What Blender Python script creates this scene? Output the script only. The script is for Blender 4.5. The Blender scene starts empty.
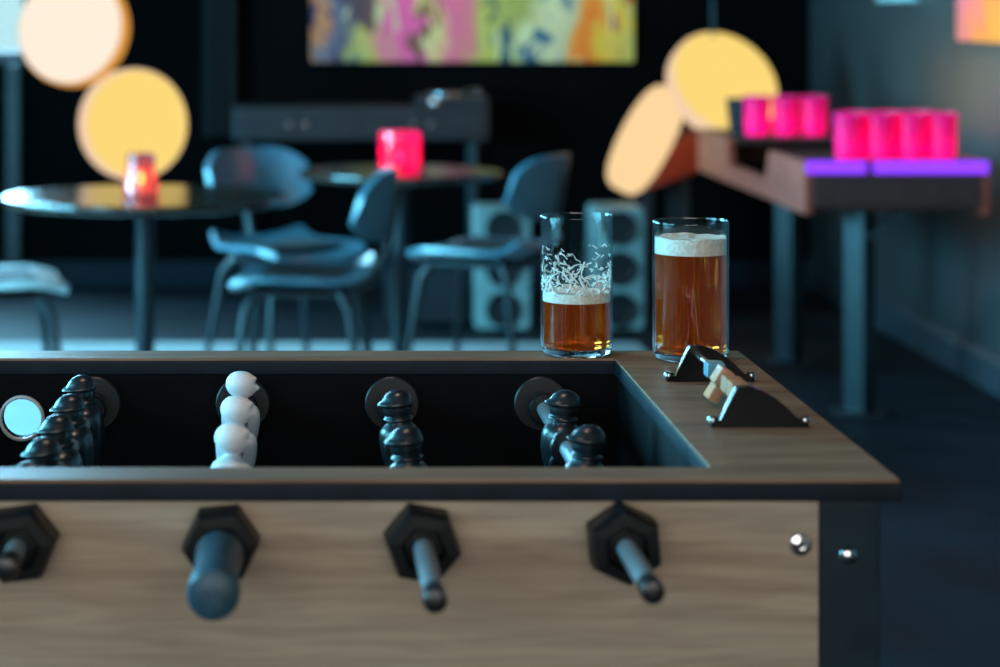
import bpy, bmesh, math, random
from mathutils import Vector, Matrix, Euler
random.seed(7)
PI = math.pi
SC = bpy.context.scene
COL = SC.collection

# ------------------------------------------------------------------ camera frame
F = 2361.0            # focal length in pixels (85 mm on a 36 mm sensor, 1000 px wide)
VX, VY = 305.0, 5.0   # where lines running straight away from the camera meet
H = 1.30              # camera height


def at(px, py, Y):
    return Vector(((px - VX) * Y / F, Y, H - (py - VY) * Y / F))


def lin(r, g, b):
    def c(v):
        v /= 255.0
        return v / 12.92 if v <= .04045 else ((v + .055) / 1.055) ** 2.4
    return (c(r), c(g), c(b), 1.0)


# ------------------------------------------------------------------ materials
def mat(name, col=(.5, .5, .5, 1), rough=.5, metal=0., spec=.5, emit=None, strength=0., trans=0., ior=1.45, coat=0.):
    m = bpy.data.materials.new(name)
    m.use_nodes = True
    b = m.node_tree.nodes['Principled BSDF']
    b.inputs['Base Color'].default_value = col
    b.inputs['Roughness'].default_value = rough
    b.inputs['Metallic'].default_value = metal
    b.inputs['Specular IOR Level'].default_value = spec
    b.inputs['Transmission Weight'].default_value = trans
    b.inputs['IOR'].default_value = ior
    b.inputs['Coat Weight'].default_value = coat
    if emit:
        b.inputs['Emission Color'].default_value = emit
        b.inputs['Emission Strength'].default_value = strength
    return m


def noisy(m, c1, c2, scale=(1, 1, 1), nscale=5., detail=4., lo=.35, hi=.65, bump=0., rough=None, dist=0.):
    """noise-driven colour between c1 and c2 in object coordinates"""
    nt = m.node_tree
    N, L = nt.nodes, nt.links
    b = N['Principled BSDF']
    tc = N.new('ShaderNodeTexCoord')
    mp = N.new('ShaderNodeMapping')
    mp.inputs['Scale'].default_value = scale
    L.new(tc.outputs['Object'], mp.inputs['Vector'])
    n = N.new('ShaderNodeTexNoise')
    n.inputs['Scale'].default_value = nscale
    n.inputs['Detail'].default_value = detail
    n.inputs['Distortion'].default_value = dist
    L.new(mp.outputs['Vector'], n.inputs['Vector'])
    r = N.new('ShaderNodeValToRGB')
    r.color_ramp.elements[0].position = lo
    r.color_ramp.elements[0].color = c1
    r.color_ramp.elements[1].position = hi
    r.color_ramp.elements[1].color = c2
    L.new(n.outputs['Fac'], r.inputs['Fac'])
    L.new(r.outputs['Color'], b.inputs['Base Color'])
    if bump:
        bp = N.new('ShaderNodeBump')
        bp.inputs['Strength'].default_value = bump
        bp.inputs['Distance'].default_value = .01
        L.new(n.outputs['Fac'], bp.inputs['Height'])
        L.new(bp.outputs['Normal'], b.inputs['Normal'])
    if rough:
        mr = N.new('ShaderNodeMapRange')
        mr.inputs['To Min'].default_value = rough[0]
        mr.inputs['To Max'].default_value = rough[1]
        L.new(n.outputs['Fac'], mr.inputs['Value'])
        L.new(mr.outputs['Result'], b.inputs['Roughness'])
    return m


def emitter(name, col, strength):
    m = bpy.data.materials.new(name)
    m.use_nodes = True
    nt = m.node_tree
    nt.nodes.clear()
    o = nt.nodes.new('ShaderNodeOutputMaterial')
    e = nt.nodes.new('ShaderNodeEmission')
    e.inputs['Color'].default_value = col
    e.inputs['Strength'].default_value = strength
    nt.links.new(e.outputs['Emission'], o.inputs['Surface'])
    return m


M = {}
M['panel_wood'] = noisy(mat('panel_wood', rough=.55), lin(142, 122, 103), lin(182, 162, 139), (2.2, 26, 26), 3.4, 9, .28, .72, dist=.5)
M['top_wood'] = noisy(mat('top_wood', rough=.42, spec=.28), lin(110, 78, 60), lin(150, 114, 90), (2.0, 18, 18), 3.5, 6, .3, .7, bump=.05, dist=.5)
M['edge_black'] = noisy(mat('edge_black', rough=.45, spec=.18), lin(8, 20, 30), lin(13, 27, 38), (1, 1, 1), 40)
M['inner_black'] = noisy(mat('inner_black', rough=.6, spec=.08), lin(5, 6, 8), lin(8, 9, 12), (1, 1, 1), 30)
M['field'] = noisy(mat('field', rough=.7), lin(14, 26, 22), lin(20, 34, 28), (1, 1, 1), 20)
M['leg_grey'] = noisy(mat('leg_grey', rough=.5, spec=.2), lin(20, 36, 44), lin(26, 43, 51), (1, 1, 1), 30)
M['black_plastic'] = mat('black_plastic', lin(20, 22, 26), .32)
M['hex_plastic'] = noisy(mat('hex_plastic', rough=.4, spec=.2), lin(8, 10, 13), lin(13, 16, 19), (1, 1, 1), 60)
M['disc_plastic'] = mat('disc_plastic', lin(22, 26, 30), .42)
M['gloss_black'] = mat('gloss_black', lin(6, 7, 9), .22, spec=.22)
M['player_black'] = noisy(mat('player_black', rough=.33, spec=.9), lin(14, 22, 28), lin(20, 30, 38), (1, 1, 1), 60)
M['player_white'] = noisy(mat('player_white', rough=.45), lin(222, 222, 226), lin(238, 238, 240), (1, 1, 1), 60)
M['steel'] = mat('steel', lin(150, 155, 160), .22, 1.0)
M['rod_steel'] = mat('rod_steel', lin(140, 152, 160), .42, .5)
M['chrome'] = mat('chrome', lin(215, 215, 218), .12, 1.0)
M['grip'] = noisy(mat('grip', rough=.42, spec=.4), lin(36, 66, 80), lin(46, 78, 94), (1, 1, 1), 80)
M['ring_white'] = mat('ring_white', lin(190, 190, 190), .35)
M['glass'] = mat('glass', (1, 1, 1, 1), 0., trans=1., ior=1.47)
M['foam'] = noisy(mat('foam', rough=.8), lin(226, 216, 198), lin(248, 240, 226), (1, 1, 1), 260, bump=.25)
M['lacing'] = mat('lacing', lin(235, 232, 225), .6)
M['counter_orange'] = mat('counter_orange', lin(188, 128, 96), .3)
M['counter_blue'] = mat('counter_blue', lin(90, 140, 160), .35)


def beer_mat():
    """slightly hazy amber liquid: clear refraction mixed with light scattered in the beer"""
    m = bpy.data.materials.new('beer')
    m.use_nodes = True
    nt = m.node_tree
    nt.nodes.clear()
    o = nt.nodes.new('ShaderNodeOutputMaterial')
    b = nt.nodes.new('ShaderNodeBsdfPrincipled')
    b.inputs['Base Color'].default_value = lin(255, 146, 46)
    b.inputs['Roughness'].default_value = .02
    b.inputs['Transmission Weight'].default_value = 1.
    b.inputs['IOR'].default_value = 1.33
    t = nt.nodes.new('ShaderNodeBsdfTranslucent')
    t.inputs['Color'].default_value = lin(255, 96, 2)
    d = nt.nodes.new('ShaderNodeBsdfDiffuse')
    d.inputs['Color'].default_value = lin(210, 62, 4)
    m0 = nt.nodes.new('ShaderNodeMixShader')
    m0.inputs[0].default_value = .35
    m1 = nt.nodes.new('ShaderNodeMixShader')
    m1.inputs[0].default_value = .24
    nt.links.new(t.outputs[0], m0.inputs[1])
    nt.links.new(d.outputs[0], m0.inputs[2])
    nt.links.new(b.outputs[0], m1.inputs[1])
    nt.links.new(m0.outputs[0], m1.inputs[2])
    nt.links.new(m1.outputs[0], o.inputs['Surface'])
    return m


def thin_glass():
    m = bpy.data.materials.new('thin_glass')
    m.use_nodes = True
    nt = m.node_tree
    nt.nodes.clear()
    o = nt.nodes.new('ShaderNodeOutputMaterial')
    t = nt.nodes.new('ShaderNodeBsdfTransparent')
    t.inputs['Color'].default_value = (.97, .985, .99, 1)
    g = nt.nodes.new('ShaderNodeBsdfGlossy')
    g.inputs['Roughness'].default_value = .03
    lw = nt.nodes.new('ShaderNodeLayerWeight')
    lw.inputs['Blend'].default_value = .5
    pw = nt.nodes.new('ShaderNodeMath')
    pw.operation = 'POWER'
    pw.inputs[1].default_value = 4.
    nt.links.new(lw.outputs['Facing'], pw.inputs[0])
    mr = nt.nodes.new('ShaderNodeMapRange')
    mr.inputs['To Min'].default_value = .05
    mr.inputs['To Max'].default_value = .75
    nt.links.new(pw.outputs[0], mr.inputs['Value'])
    m1 = nt.nodes.new('ShaderNodeMixShader')
    nt.links.new(mr.outputs['Result'], m1.inputs[0])
    nt.links.new(t.outputs[0], m1.inputs[1])
    nt.links.new(g.outputs[0], m1.inputs[2])
    nt.links.new(m1.outputs[0], o.inputs['Surface'])
    return m


M['thin_glass'] = thin_glass()
M['beer'] = beer_mat()
M['wall_black'] = noisy(mat('wall_black', rough=.8, spec=.04), lin(3, 4, 5), lin(6, 7, 8), (1, 1, 1), 2)
M['wall_slate'] = noisy(mat('wall_slate', rough=.30, spec=.6), lin(58, 57, 58), lin(70, 69, 70), (1, 1, 1), 1.2)
M['wall_pale'] = noisy(mat('wall_pale', rough=.8), lin(52, 54, 56), lin(62, 63, 64), (1, 1, 1), 2)
M['floor'] = noisy(mat('floor', rough=.45, spec=.25), lin(8, 9, 13), lin(26, 30, 40), (1, 1, 1), 2.2, 5, .35, .8, rough=(.5, .75))
M['ceiling'] = noisy(mat('ceiling', rough=.85), lin(24, 24, 26), lin(30, 30, 32), (1, 1, 1), 2)
M['rug'] = noisy(mat('rug', rough=.9, spec=.2), lin(150, 152, 152), lin(174, 176, 176), (1, 1, 1), 60, bump=.3)
M['skirting'] = noisy(mat('skirting', rough=.4), lin(44, 50, 56), lin(54, 60, 66), (1, 1, 1), 8)
M['frame_grey'] = noisy(mat('frame_grey', rough=.5), lin(50, 54, 58), lin(60, 64, 68), (1, 1, 1), 8)
M['table_top'] = noisy(mat('table_top', rough=.17, spec=.7), lin(44, 30, 24), lin(62, 44, 34), (1, 10, 1), 5, 5)
M['black_metal'] = noisy(mat('black_metal', rough=.38), lin(26, 31, 37), lin(34, 40, 46), (1, 1, 1), 30)
M['chair_shell'] = noisy(mat('chair_shell', rough=.27, spec=.7), lin(74, 108, 124), lin(86, 122, 138), (1, 1, 1), 10)
M['chair_seat_pale'] = noisy(mat('chair_seat_pale', rough=.5), lin(214, 214, 214), lin(232, 230, 228), (1, 1, 1), 30)
M['chair_pad'] = noisy(mat('chair_pad', rough=.7), lin(22, 24, 27), lin(32, 34, 38), (1, 1, 1), 60)
M['pong_wood'] = noisy(mat('pong_wood', rough=.5), lin(150, 54, 38), lin(176, 68, 48), (8, 1, 8), 4, 5)
M['pong_dark'] = noisy(mat('pong_dark', rough=.55), lin(62, 30, 26), lin(76, 40, 35), (1, 1, 1), 20)
M['led_purple'] = emitter('led_purple', (.24, .045, 1.0, 1), 1.6)
M['led_pink'] = emitter('led_pink', (1.0, .10, .75, 1), 3.0)
M['speaker_pale'] = noisy(mat('speaker_pale', rough=.6), lin(120, 140, 140), lin(140, 160, 158), (1, 1, 1), 20)
M['speaker_cone'] = mat('speaker_cone', lin(22, 26, 30), .5)
M['console'] = noisy(mat('console', rough=.45), lin(22, 22, 27), lin(29, 29, 35), (1, 1, 1), 10)
M['curtain'] = noisy(mat('curtain', rough=.9), lin(17, 16, 16), lin(24, 22, 22), (1, 1, 1), 20)
M['lamp_white'] = emitter('lamp_white', lin(255, 238, 218), 1.02)
M['lamp_yellow'] = emitter('lamp_yellow', lin(255, 218, 122), 1.0)
M['lamp_pale'] = emitter('lamp_pale', lin(252, 214, 178), .95)
M['lamp_amber'] = emitter('lamp_amber', lin(236, 164, 76), .9)
M['lamp_peach'] = emitter('lamp_peach', lin(255, 216, 160), 1.0)
M['flame'] = emitter('flame', lin(255, 130, 60), 140.)
M['wax'] = mat('wax', lin(220, 190, 180), .5)


def cup_mat():
    m = bpy.data.materials.new('pink_cup')
    m.use_nodes = True
    nt = m.node_tree
    nt.nodes.clear()
    o = nt.nodes.new('ShaderNodeOutputMaterial')
    d = nt.nodes.new('ShaderNodeBsdfPrincipled')
    d.inputs['Base Color'].default_value = lin(235, 30, 130)
    d.inputs['Roughness'].default_value = .25
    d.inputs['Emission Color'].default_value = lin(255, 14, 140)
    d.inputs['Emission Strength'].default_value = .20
    t = nt.nodes.new('ShaderNodeBsdfTranslucent')
    t.inputs['Color'].default_value = lin(255, 50, 190)
    mx = nt.nodes.new('ShaderNodeMixShader')
    mx.inputs[0].default_value = .5
    nt.links.new(d.outputs[0], mx.inputs[1])
    nt.links.new(t.outputs[0], mx.inputs[2])
    nt.links.new(mx.outputs[0], o.inputs['Surface'])
    return m


M['pink_cup'] = cup_mat()


def tinted_holder(name, col, emit, strength):
    m = bpy.data.materials.new(name)
    m.use_nodes = True
    nt = m.node_tree
    nt.nodes.clear()
    o = nt.nodes.new('ShaderNodeOutputMaterial')
    g = nt.nodes.new('ShaderNodeBsdfGlossy')
    g.inputs['Roughness'].default_value = .15
    t = nt.nodes.new('ShaderNodeBsdfTransparent')
    t.inputs['Color'].default_value = col
    d = nt.nodes.new('ShaderNodeBsdfTranslucent')
    d.inputs['Color'].default_value = col
    m1 = nt.nodes.new('ShaderNodeMixShader')
    m1.inputs[0].default_value = .28
    m2 = nt.nodes.new('ShaderNodeMixShader')
    m2.inputs[0].default_value = .08
    nt.links.new(t.outputs[0], m1.inputs[1])
    nt.links.new(d.outputs[0], m1.inputs[2])
    nt.links.new(m1.outputs[0], m2.inputs[1])
    nt.links.new(g.outputs[0], m2.inputs[2])
    last = m2
    if strength:
        e = nt.nodes.new('ShaderNodeEmission')
        e.inputs['Color'].default_value = emit
        e.inputs['Strength'].default_value = strength
        a = nt.nodes.new('ShaderNodeAddShader')
        nt.links.new(m2.outputs[0], a.inputs[0])
        nt.links.new(e.outputs[0], a.inputs[1])
        last = a
    nt.links.new(last.outputs[0], o.inputs['Surface'])
    return m


M['holder_rose'] = tinted_holder('holder_rose', lin(212, 158, 164), None, 0)
M['holder_pink'] = tinted_holder('holder_pink', lin(255, 70, 160), lin(255, 20, 140), .22)


def art_mat(name, stops, scale, nscale, dist):
    m = mat(name, rough=.7, spec=.2)
    nt = m.node_tree
    N, L = nt.nodes, nt.links
    b = N['Principled BSDF']
    tc = N.new('ShaderNodeTexCoord')
    mp = N.new('ShaderNodeMapping')
    mp.inputs['Scale'].default_value = scale
    L.new(tc.outputs['Object'], mp.inputs['Vector'])
    n = N.new('ShaderNodeTexNoise')
    n.inputs['Scale'].default_value = nscale
    n.inputs['Detail'].default_value = 3.
    n.inputs['Distortion'].default_value = dist
    L.new(mp.outputs['Vector'], n.inputs['Vector'])
    r = N.new('ShaderNodeValToRGB')
    cr = r.color_ramp
    while len(cr.elements) < len(stops):
        cr.elements.new(.5)
    for e, (p, c) in zip(cr.elements, stops):
        e.position = p
        e.color = c
    L.new(n.outputs['Fac'], r.inputs['Fac'])
    L.new(r.outputs['Color'], b.inputs['Base Color'])
    return m


# ------------------------------------------------------------------ mesh builder
class MB:
    def __init__(self):
        self.bm = bmesh.new()

    def _x(self, vs, mx):
        if mx is not None:
            for v in vs:
                v.co = mx @ v.co

    def box(self, lo, hi, bev=0., mx=None):
        x0, y0, z0 = lo
        x1, y1, z1 = hi
        vs = [self.bm.verts.new(p) for p in ((x0, y0, z0), (x1, y0, z0), (x1, y1, z0), (x0, y1, z0), (x0, y0, z1), (x1, y0, z1), (x1, y1, z1), (x0, y1, z1))]
        fs = [self.bm.faces.new([vs[i] for i in f]) for f in ((3, 2, 1, 0), (4, 5, 6, 7), (0, 1, 5, 4), (1, 2, 6, 5), (2, 3, 7, 6), (3, 0, 4, 7))]
        if bev > 0:
            es = list({e for f in fs for e in f.edges})
            r = bmesh.ops.bevel(self.bm, geom=es, offset=bev, segments=2, affect='EDGES', profile=.6)
            vs = list({v for f in r['faces'] for v in f.verts} | {v for v in vs if v.is_valid})
        self._x(vs, mx)
        return self

    def rings(self, rings, close=False, cap0=True, cap1=True):
        """rings: list of lists of points"""
        R = [[self.bm.verts.new(p) for p in r] for r in rings]
        n = len(R[0])
        pairs = list(zip(R, R[1:])) + ([(R[-1], R[0])] if close else [])
        for a, b in pairs:
            for i in range(n):
                j = (i + 1) % n
                self.bm.faces.new((a[i], a[j], b[j], b[i]))
        if not close:
            if cap0:
                self.bm.faces.new(list(reversed(R[0])))
            if cap1:
                self.bm.faces.new(R[-1])
        return self

    def lathe(self, prof, seg=32, mx=None, caps=True, close=False):
        rr = []
        for r, z in prof:
            r = max(r, 1e-5)
            ring = [Vector((r * math.cos(2 * PI * k / seg), r * math.sin(2 * PI * k / seg), z)) for k in range(seg)]
            if mx is not None:
                ring = [mx @ p for p in ring]
            rr.append(ring)
        return self.rings(rr, close=close, cap0=caps, cap1=caps)

    def tube(self, pts, rad, seg=10, caps=True):
        pts = [Vector(p) for p in pts]
        rads = rad if isinstance(rad, (list, tuple)) else [rad] * len(pts)
        rr = []
        up = None
        for i, p in enumerate(pts):
            d = (pts[min(i + 1, len(pts) - 1)] - pts[max(i - 1, 0)]).normalized()
            if up is None:
                up = Vector((0, 0, 1)) if abs(d.z) < .9 else Vector((1, 0, 0))
            s = d.cross(up).normalized()
            up = s.cross(d).normalized()
            rr.append([p + (s * math.cos(2 * PI * k / seg) + up * math.sin(2 * PI * k / seg)) * rads[i] for k in range(seg)])
        return self.rings(rr, cap0=caps, cap1=caps)

    def prism(self, poly, a, b, axis='Y', bev=0., mx=None):
        """poly of 2D points; extruded from a to b along axis"""
        def P(u, v, w):
            return {'X': (w, u, v), 'Y': (u, w, v), 'Z': (u, v, w)}[axis]
        A = [self.bm.verts.new(P(u, v, a)) for u, v in poly]
        B = [self.bm.verts.new(P(u, v, b)) for u, v in poly]
        fs = [self.bm.faces.new(A), self.bm.faces.new(list(reversed(B)))]
        n = len(poly)
        for i in range(n):
            j = (i + 1) % n
            fs.append(self.bm.faces.new((A[j], A[i], B[i], B[j])))
        vs = A + B
        if bev > 0:
            es = list({e for f in fs for e in f.edges})
            r = bmesh.ops.bevel(self.bm, geom=es, offset=bev, segments=2, affect='EDGES', profile=.6)
            vs = list({v for f in r['faces'] for v in f.verts} | {v for v in vs if v.is_valid})
        self._x(vs, mx)
        return self

    def shell(self, grid, thick):
        """a doubly curved sheet: grid[i][j] points, given real thickness"""
        ni, nj = len(grid), len(grid[0])
        nor = [[None] * nj for _ in range(ni)]
        for i in range(ni):
            for j in range(nj):
                du = grid[min(i + 1, ni - 1)][j] - grid[max(i - 1, 0)][j]
                dv = grid[i][min(j + 1, nj - 1)] - grid[i][max(j - 1, 0)]
                nor[i][j] = du.cross(dv).normalized()
        A = [[self.bm.verts.new(grid[i][j] + nor[i][j] * thick / 2) for j in range(nj)] for i in range(ni)]
        B = [[self.bm.verts.new(grid[i][j] - nor[i][j] * thick / 2) for j in range(nj)] for i in range(ni)]
        for i in range(ni - 1):
            for j in range(nj - 1):
                self.bm.faces.new((A[i][j], A[i + 1][j], A[i + 1][j + 1], A[i][j + 1]))
                self.bm.faces.new((B[i][j], B[i][j + 1], B[i + 1][j + 1], B[i + 1][j]))
        edge = [(i, 0) for i in range(ni)] + [(ni - 1, j) for j in range(1, nj)] + [(i, nj - 1) for i in range(ni - 2, -1, -1)] + [(0, j) for j in range(nj - 2, 0, -1)]
        for k in range(len(edge)):
            (i, j), (p, q) = edge[k], edge[(k + 1) % len(edge)]
            self.bm.faces.new((A[i][j], B[i][j], B[p][q], A[p][q]))
        return self

    def holeplate(self, u0, u1, v0, v1, holes, w0, w1, P, seg=24):
        """a plate between w0 and w1 with round holes (cu, cv, r); P(u, v, w) -> point; holes sorted by u, not overlapping in u"""
        bm = self.bm
        cuts = [u0]
        for cu, cv, r in holes:
            cuts += [cu - r * 1.3, cu + r * 1.3]
        cuts.append(u1)

        def quad(a, b):
            for w, rev in ((w0, False), (w1, True)):
                q = [(a, v0), (b, v0), (b, v1), (a, v1)]
                vs = [bm.verts.new(P(u, v, w)) for u, v in q]
                bm.faces.new(vs[::-1] if rev else vs)
        for k in range(0, len(cuts) - 1, 2):
            quad(cuts[k], cuts[k + 1])
        for cu, cv, r in holes:
            a, b = cu - r * 1.3, cu + r * 1.3
            outer, inner = [], []
            for k in range(seg):
                t = 2 * PI * (k + .5) / seg
                c, s = math.cos(t), math.sin(t)
                inner.append((cu + r * c, cv + r * s))
                f = []
                if abs(c) > 1e-6:
                    f.append(((b if c > 0 else a) - cu) / c)
                if abs(s) > 1e-6:
                    f.append(((v1 if s > 0 else v0) - cv) / s)
                f = min(f)
                outer.append((cu + f * c, cv + f * s))
            for w, rev in ((w0, False), (w1, True)):
                I = [bm.verts.new(P(u, v, w)) for u, v in inner]
                O = [bm.verts.new(P(u, v, w)) for u, v in outer]
                for k in range(seg):
                    j = (k + 1) % seg
                    fs = [I[k], O[k], O[j], I[j]]
                    ca, cb = outer[k], outer[j]
                    # add the missing corner
                    if abs(ca[0] - cb[0]) > 1e-6 and abs(ca[1] - cb[1]) > 1e-6:
                        cx = ca[0] if (abs(ca[0] - a) < 1e-6 or abs(ca[0] - b) < 1e-6) else cb[0]
                        cy = ca[1] if (abs(ca[1] - v0) < 1e-6 or abs(ca[1] - v1) < 1e-6) else cb[1]
                        fs = [I[k], O[k], bm.verts.new(P(cx, cy, w)), O[j], I[j]]
                    bm.faces.new(fs[::-1] if rev else fs)
            A = [bm.verts.new(P(u, v, w0)) for u, v in inner]
            B = [bm.verts.new(P(u, v, w1)) for u, v in inner]
            for k in range(seg):
                j = (k + 1) % seg
                bm.faces.new((A[k], A[j], B[j], B[k]))
        for q in (((u0, v0), (u1, v0)), ((u1, v0), (u1, v1)), ((u1, v1), (u0, v1)), ((u0, v1), (u0, v0))):
            (a, b), (c, d) = q
            bm.faces.new([bm.verts.new(P(*p)) for p in ((a, b, w0), (c, d, w0), (c, d, w1), (a, b, w1))])
        return self

    def build(self, name, material, parent=None, smooth=True, ang=40):
        bmesh.ops.remove_doubles(self.bm, verts=self.bm.verts, dist=1e-6)
        bmesh.ops.recalc_face_normals(self.bm, faces=self.bm.faces)
        if smooth:
            for f in self.bm.faces:
                f.smooth = True
            lim = math.radians(ang)
            for e in self.bm.edges:
                e.smooth = (len(e.link_faces) == 2 and e.calc_face_angle(0) < lim)
        me = bpy.data.meshes.new(name)
        self.bm.to_mesh(me)
        self.bm.free()
        me.materials.append(material)
        o = bpy.data.objects.new(name, me)
        COL.objects.link(o)
        if smooth:
            wn = o.modifiers.new('weighted', 'WEIGHTED_NORMAL')
            wn.keep_sharp = True
        if parent is not None:
            o.parent = parent
        return o


def thing(name, label, cat, loc=(0, 0, 0), rz=0., group=None):
    o = bpy.data.objects.new(name, None)
    o.empty_display_size = .1
    COL.objects.link(o)
    o.location = loc
    o.rotation_euler = (0, 0, rz)
    o['label'] = label
    o['category'] = cat
    if group:
        o['group'] = group
    return o


def tag(o, label, cat, group=None):
    o['label'] = label
    o['category'] = cat
    if group:
        o['group'] = group
    return o


def struct(o, label, cat):
    o['kind'] = 'structure'
    o['label'] = label
    o['category'] = cat
    return o


KIDS = {}


def kids(o):
    return [c for c in COL.objects if c.parent == o]


def dup(root, loc, rz, label, group=None):
    r = root.copy()
    COL.objects.link(r)
    r.location = loc
    r.rotation_euler = (0, 0, rz)
    r['label'] = label
    if group:
        r['group'] = group
    for ch in kids(root):
        c = ch.copy()
        COL.objects.link(c)
        c.parent = r
        for g in kids(ch):
            d = g.copy()
            COL.objects.link(d)
            d.parent = c
    return r


ROTX = Matrix.Rotation(PI / 2, 4, 'X')      # local z -> -y


def T(x, y, z):
    return Matrix.Translation((x, y, z))


# ================================================================== the room
WXR, WXL, WYB, WYF, CEIL = 2.33, -3.3, 10.9, -2.2, 3.0
t = MB().box((WXL - .2, WYF - .2, -.12), (WXR + .2, WYB + .2, 0)).build('floor', M['floor'])
struct(t, 'dark mottled floor of the games room', 'floor')
t = MB().box((WXL - .2, WYF - .2, CEIL), (WXR + .2, WYB + .2, CEIL + .12)).build('ceiling', M['ceiling'])
struct(t, 'dark ceiling above the whole games room', 'ceiling')
t = MB().box((WXR, WYF - .2, 0), (WXR + .2, WYB + .2, CEIL)).build('wall_right', M['wall_slate'])
struct(t, 'slate grey wall beside the table of pink cups', 'wall')


def wall_with_windows(name, wins, w0, w1, u0, u1, P, material):
    """wins: (a, b, z0, z1) sorted by a"""
    m = MB()

    def blk(a, b, z0, z1):
        if b - a < 1e-4 or z1 - z0 < 1e-4:
            return
        p, q = P(a, w0, z0), P(b, w1, z1)
        m.box([min(p[i], q[i]) for i in range(3)], [max(p[i], q[i]) for i in range(3)])
    c = u0
    for a, b, z0, z1 in wins:
        blk(c, a, 0, CEIL)
        blk(a, b, 0, z0)
        blk(a, b, z1, CEIL)
        c = b
    blk(c, u1, 0, CEIL)
    return m.build(name, material, smooth=False)


def window(name, a, b, z0, z1, w0, w1, P, label, nx=2):
    m = MB()

    def bar(a_, b_, c_, d_, f=.0):
        p, q = P(a_, w0 + .03, c_), P(b_, w1 - .05, d_)
        m.box([min(p[i], q[i]) for i in range(3)], [max(p[i], q[i]) for i in range(3)])
    t_ = .05
    bar(a, b, z0, z0 + t_)
    bar(a, b, z1 - t_, z1)
    bar(a, a + t_, z0 + t_, z1 - t_)
    bar(b - t_, b, z0 + t_, z1 - t_)
    for k in range(1, nx):
        c = a + (b - a) * k / nx
        bar(c - .02, c + .02, z0 + t_, z1 - t_)
    o = m.build(name, M['frame_grey'], smooth=False)
    struct(o, label, 'window')
    g = MB()
    wm = (w0 + w1) / 2
    p, q = P(a + t_, wm - .003, z0 + t_), P(b - t_, wm + .003, z1 - t_)
    g.box([min(p[i], q[i]) for i in range(3)], [max(p[i], q[i]) for i in range(3)])
    pg = g.build('glass_pane', M['window_glass'], o, smooth=False)
    pg['kind'] = 'structure'
    return o


wg = bpy.data.materials.new('window_glass')
wg.use_nodes = True
wg.node_tree.nodes.clear()
_o = wg.node_tree.nodes.new('ShaderNodeOutputMaterial')
_t = wg.node_tree.nodes.new('ShaderNodeBsdfTransparent')
_g = wg.node_tree.nodes.new('ShaderNodeBsdfGlossy')
_g.inputs['Roughness'].default_value = .02
_m = wg.node_tree.nodes.new('ShaderNodeMixShader')
_m.inputs[0].default_value = .06
wg.node_tree.links.new(_t.outputs[0], _m.inputs[1])
wg.node_tree.links.new(_g.outputs[0], _m.inputs[2])
wg.node_tree.links.new(_m.outputs[0], _o.inputs['Surface'])
M['window_glass'] = wg

PB = lambda u, w, z: (u, w, z)            # back and front walls: u = x, w = y
PS = lambda u, w, z: (w, u, z)            # side walls: u = y, w = x
BW = [(-2.9, -1.256, 1.032, 2.6)]
LW = [(0.3, 3.1, .7, 2.7), (4.6, 7.4, .7, 2.7)]
FW = [(-2.2, 1.6, .9, 2.6)]  # unseen front window, added for neutral light on the wood panel
struct(MB().box((-1.20, WYB, 0), (WXR + .2, WYB + .2, CEIL)).build('wall_back', M['wall_black'], smooth=False), 'black back wall behind the cafe tables', 'wall')
struct(wall_with_windows('wall_back_left', BW, WYB, WYB + .2, WXL - .2, -1.20, PB, M['wall_black']), 'black wall around the bright back window', 'wall')
struct(wall_with_windows('wall_left', LW, WXL - .2, WXL, WYF - .2, WYB + .2, PS, M['wall_pale']), 'wall with daylight windows on the left of the room', 'wall')
struct(wall_with_windows('wall_front', FW, WYF - .2, WYF, WXL - .2, WXR + .2, PB, M['wall_pale']), 'wall with an added wide window facing the foosball table', 'wall')
window('window_1', *BW[0], WYB, WYB + .2, PB, 'bright window in the black back wall', 2)
window('window_2', *LW[0], WXL - .2, WXL, PS, 'daylight window in the left wall level with the foosball table', 3)
window('window_3', *LW[1], WXL - .2, WXL, PS, 'daylight window in the left wall level with the round tables', 3)
window('window_added', *FW[0], WYF - .2, WYF, PB, 'wide unseen window added to light the front of the foosball table', 4)
# skirting along the right and back walls
t = MB().prism([(0, 0), (-.03, 0), (-.03, .10), (-.012, .13), (0, .13)], WYF, WYB, 'Y').build('baseboard_right', M['skirting'], smooth=False)
t.location = (WXR, 0, 0)
struct(t, 'slate grey skirting board along the right wall', 'skirting')
t = MB().box((WXL, WYB - .025, 0), (WXR - .03, WYB, .12), .006).build('baseboard_back', M['edge_black'], smooth=False)
struct(t, 'black skirting board along the back wall', 'skirting')
t = MB().box((-1.375, WYB - .05, .12), (-1.31, WYB, 1.03), .008).build('trim_1', M['frame_grey'], smooth=False)
struct(t, 'grey upright trim under the back wall window', 'trim')

# pale rug
t = MB().box((-2.6, 6.2, 0), (1.27, 9.02, .012), .004).build('floor_rug', M['rug'])
tag(t, 'pale rug under the round cafe tables and chairs', 'rug')

# ================================================================== foosball table
TZ = .93                      # top of the rails
YF, YB = 1.84, 2.53           # outer front / back of the rails
IF, IB = 1.891, 2.472         # inner front / back
XR, IXR = .466, .324          # outer / inner right end
XC = -.300                    # middle of the table
XL, IXL = 2 * XC - XR, 2 * XC - IXR
BT = .0172                    # rail board thickness
RZ = .883                     # rod height
PF = .812                     # playfield
FB = thing('foosball_table', 'foosball table with wood rails, tan side panel and black interior in front of the camera', 'foosball table', (XC, (YF + YB) / 2, 0))
O = Vector(FB.location)


def L_(x, y, z):
    return (x - O.x, y - O.y, z - O.z)


def lbox(m, x0, y0, z0, x1, y1, z1, bev=0.):
    return m.box(L_(x0, y0, z0), L_(x1, y1, z1), bev)


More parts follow.
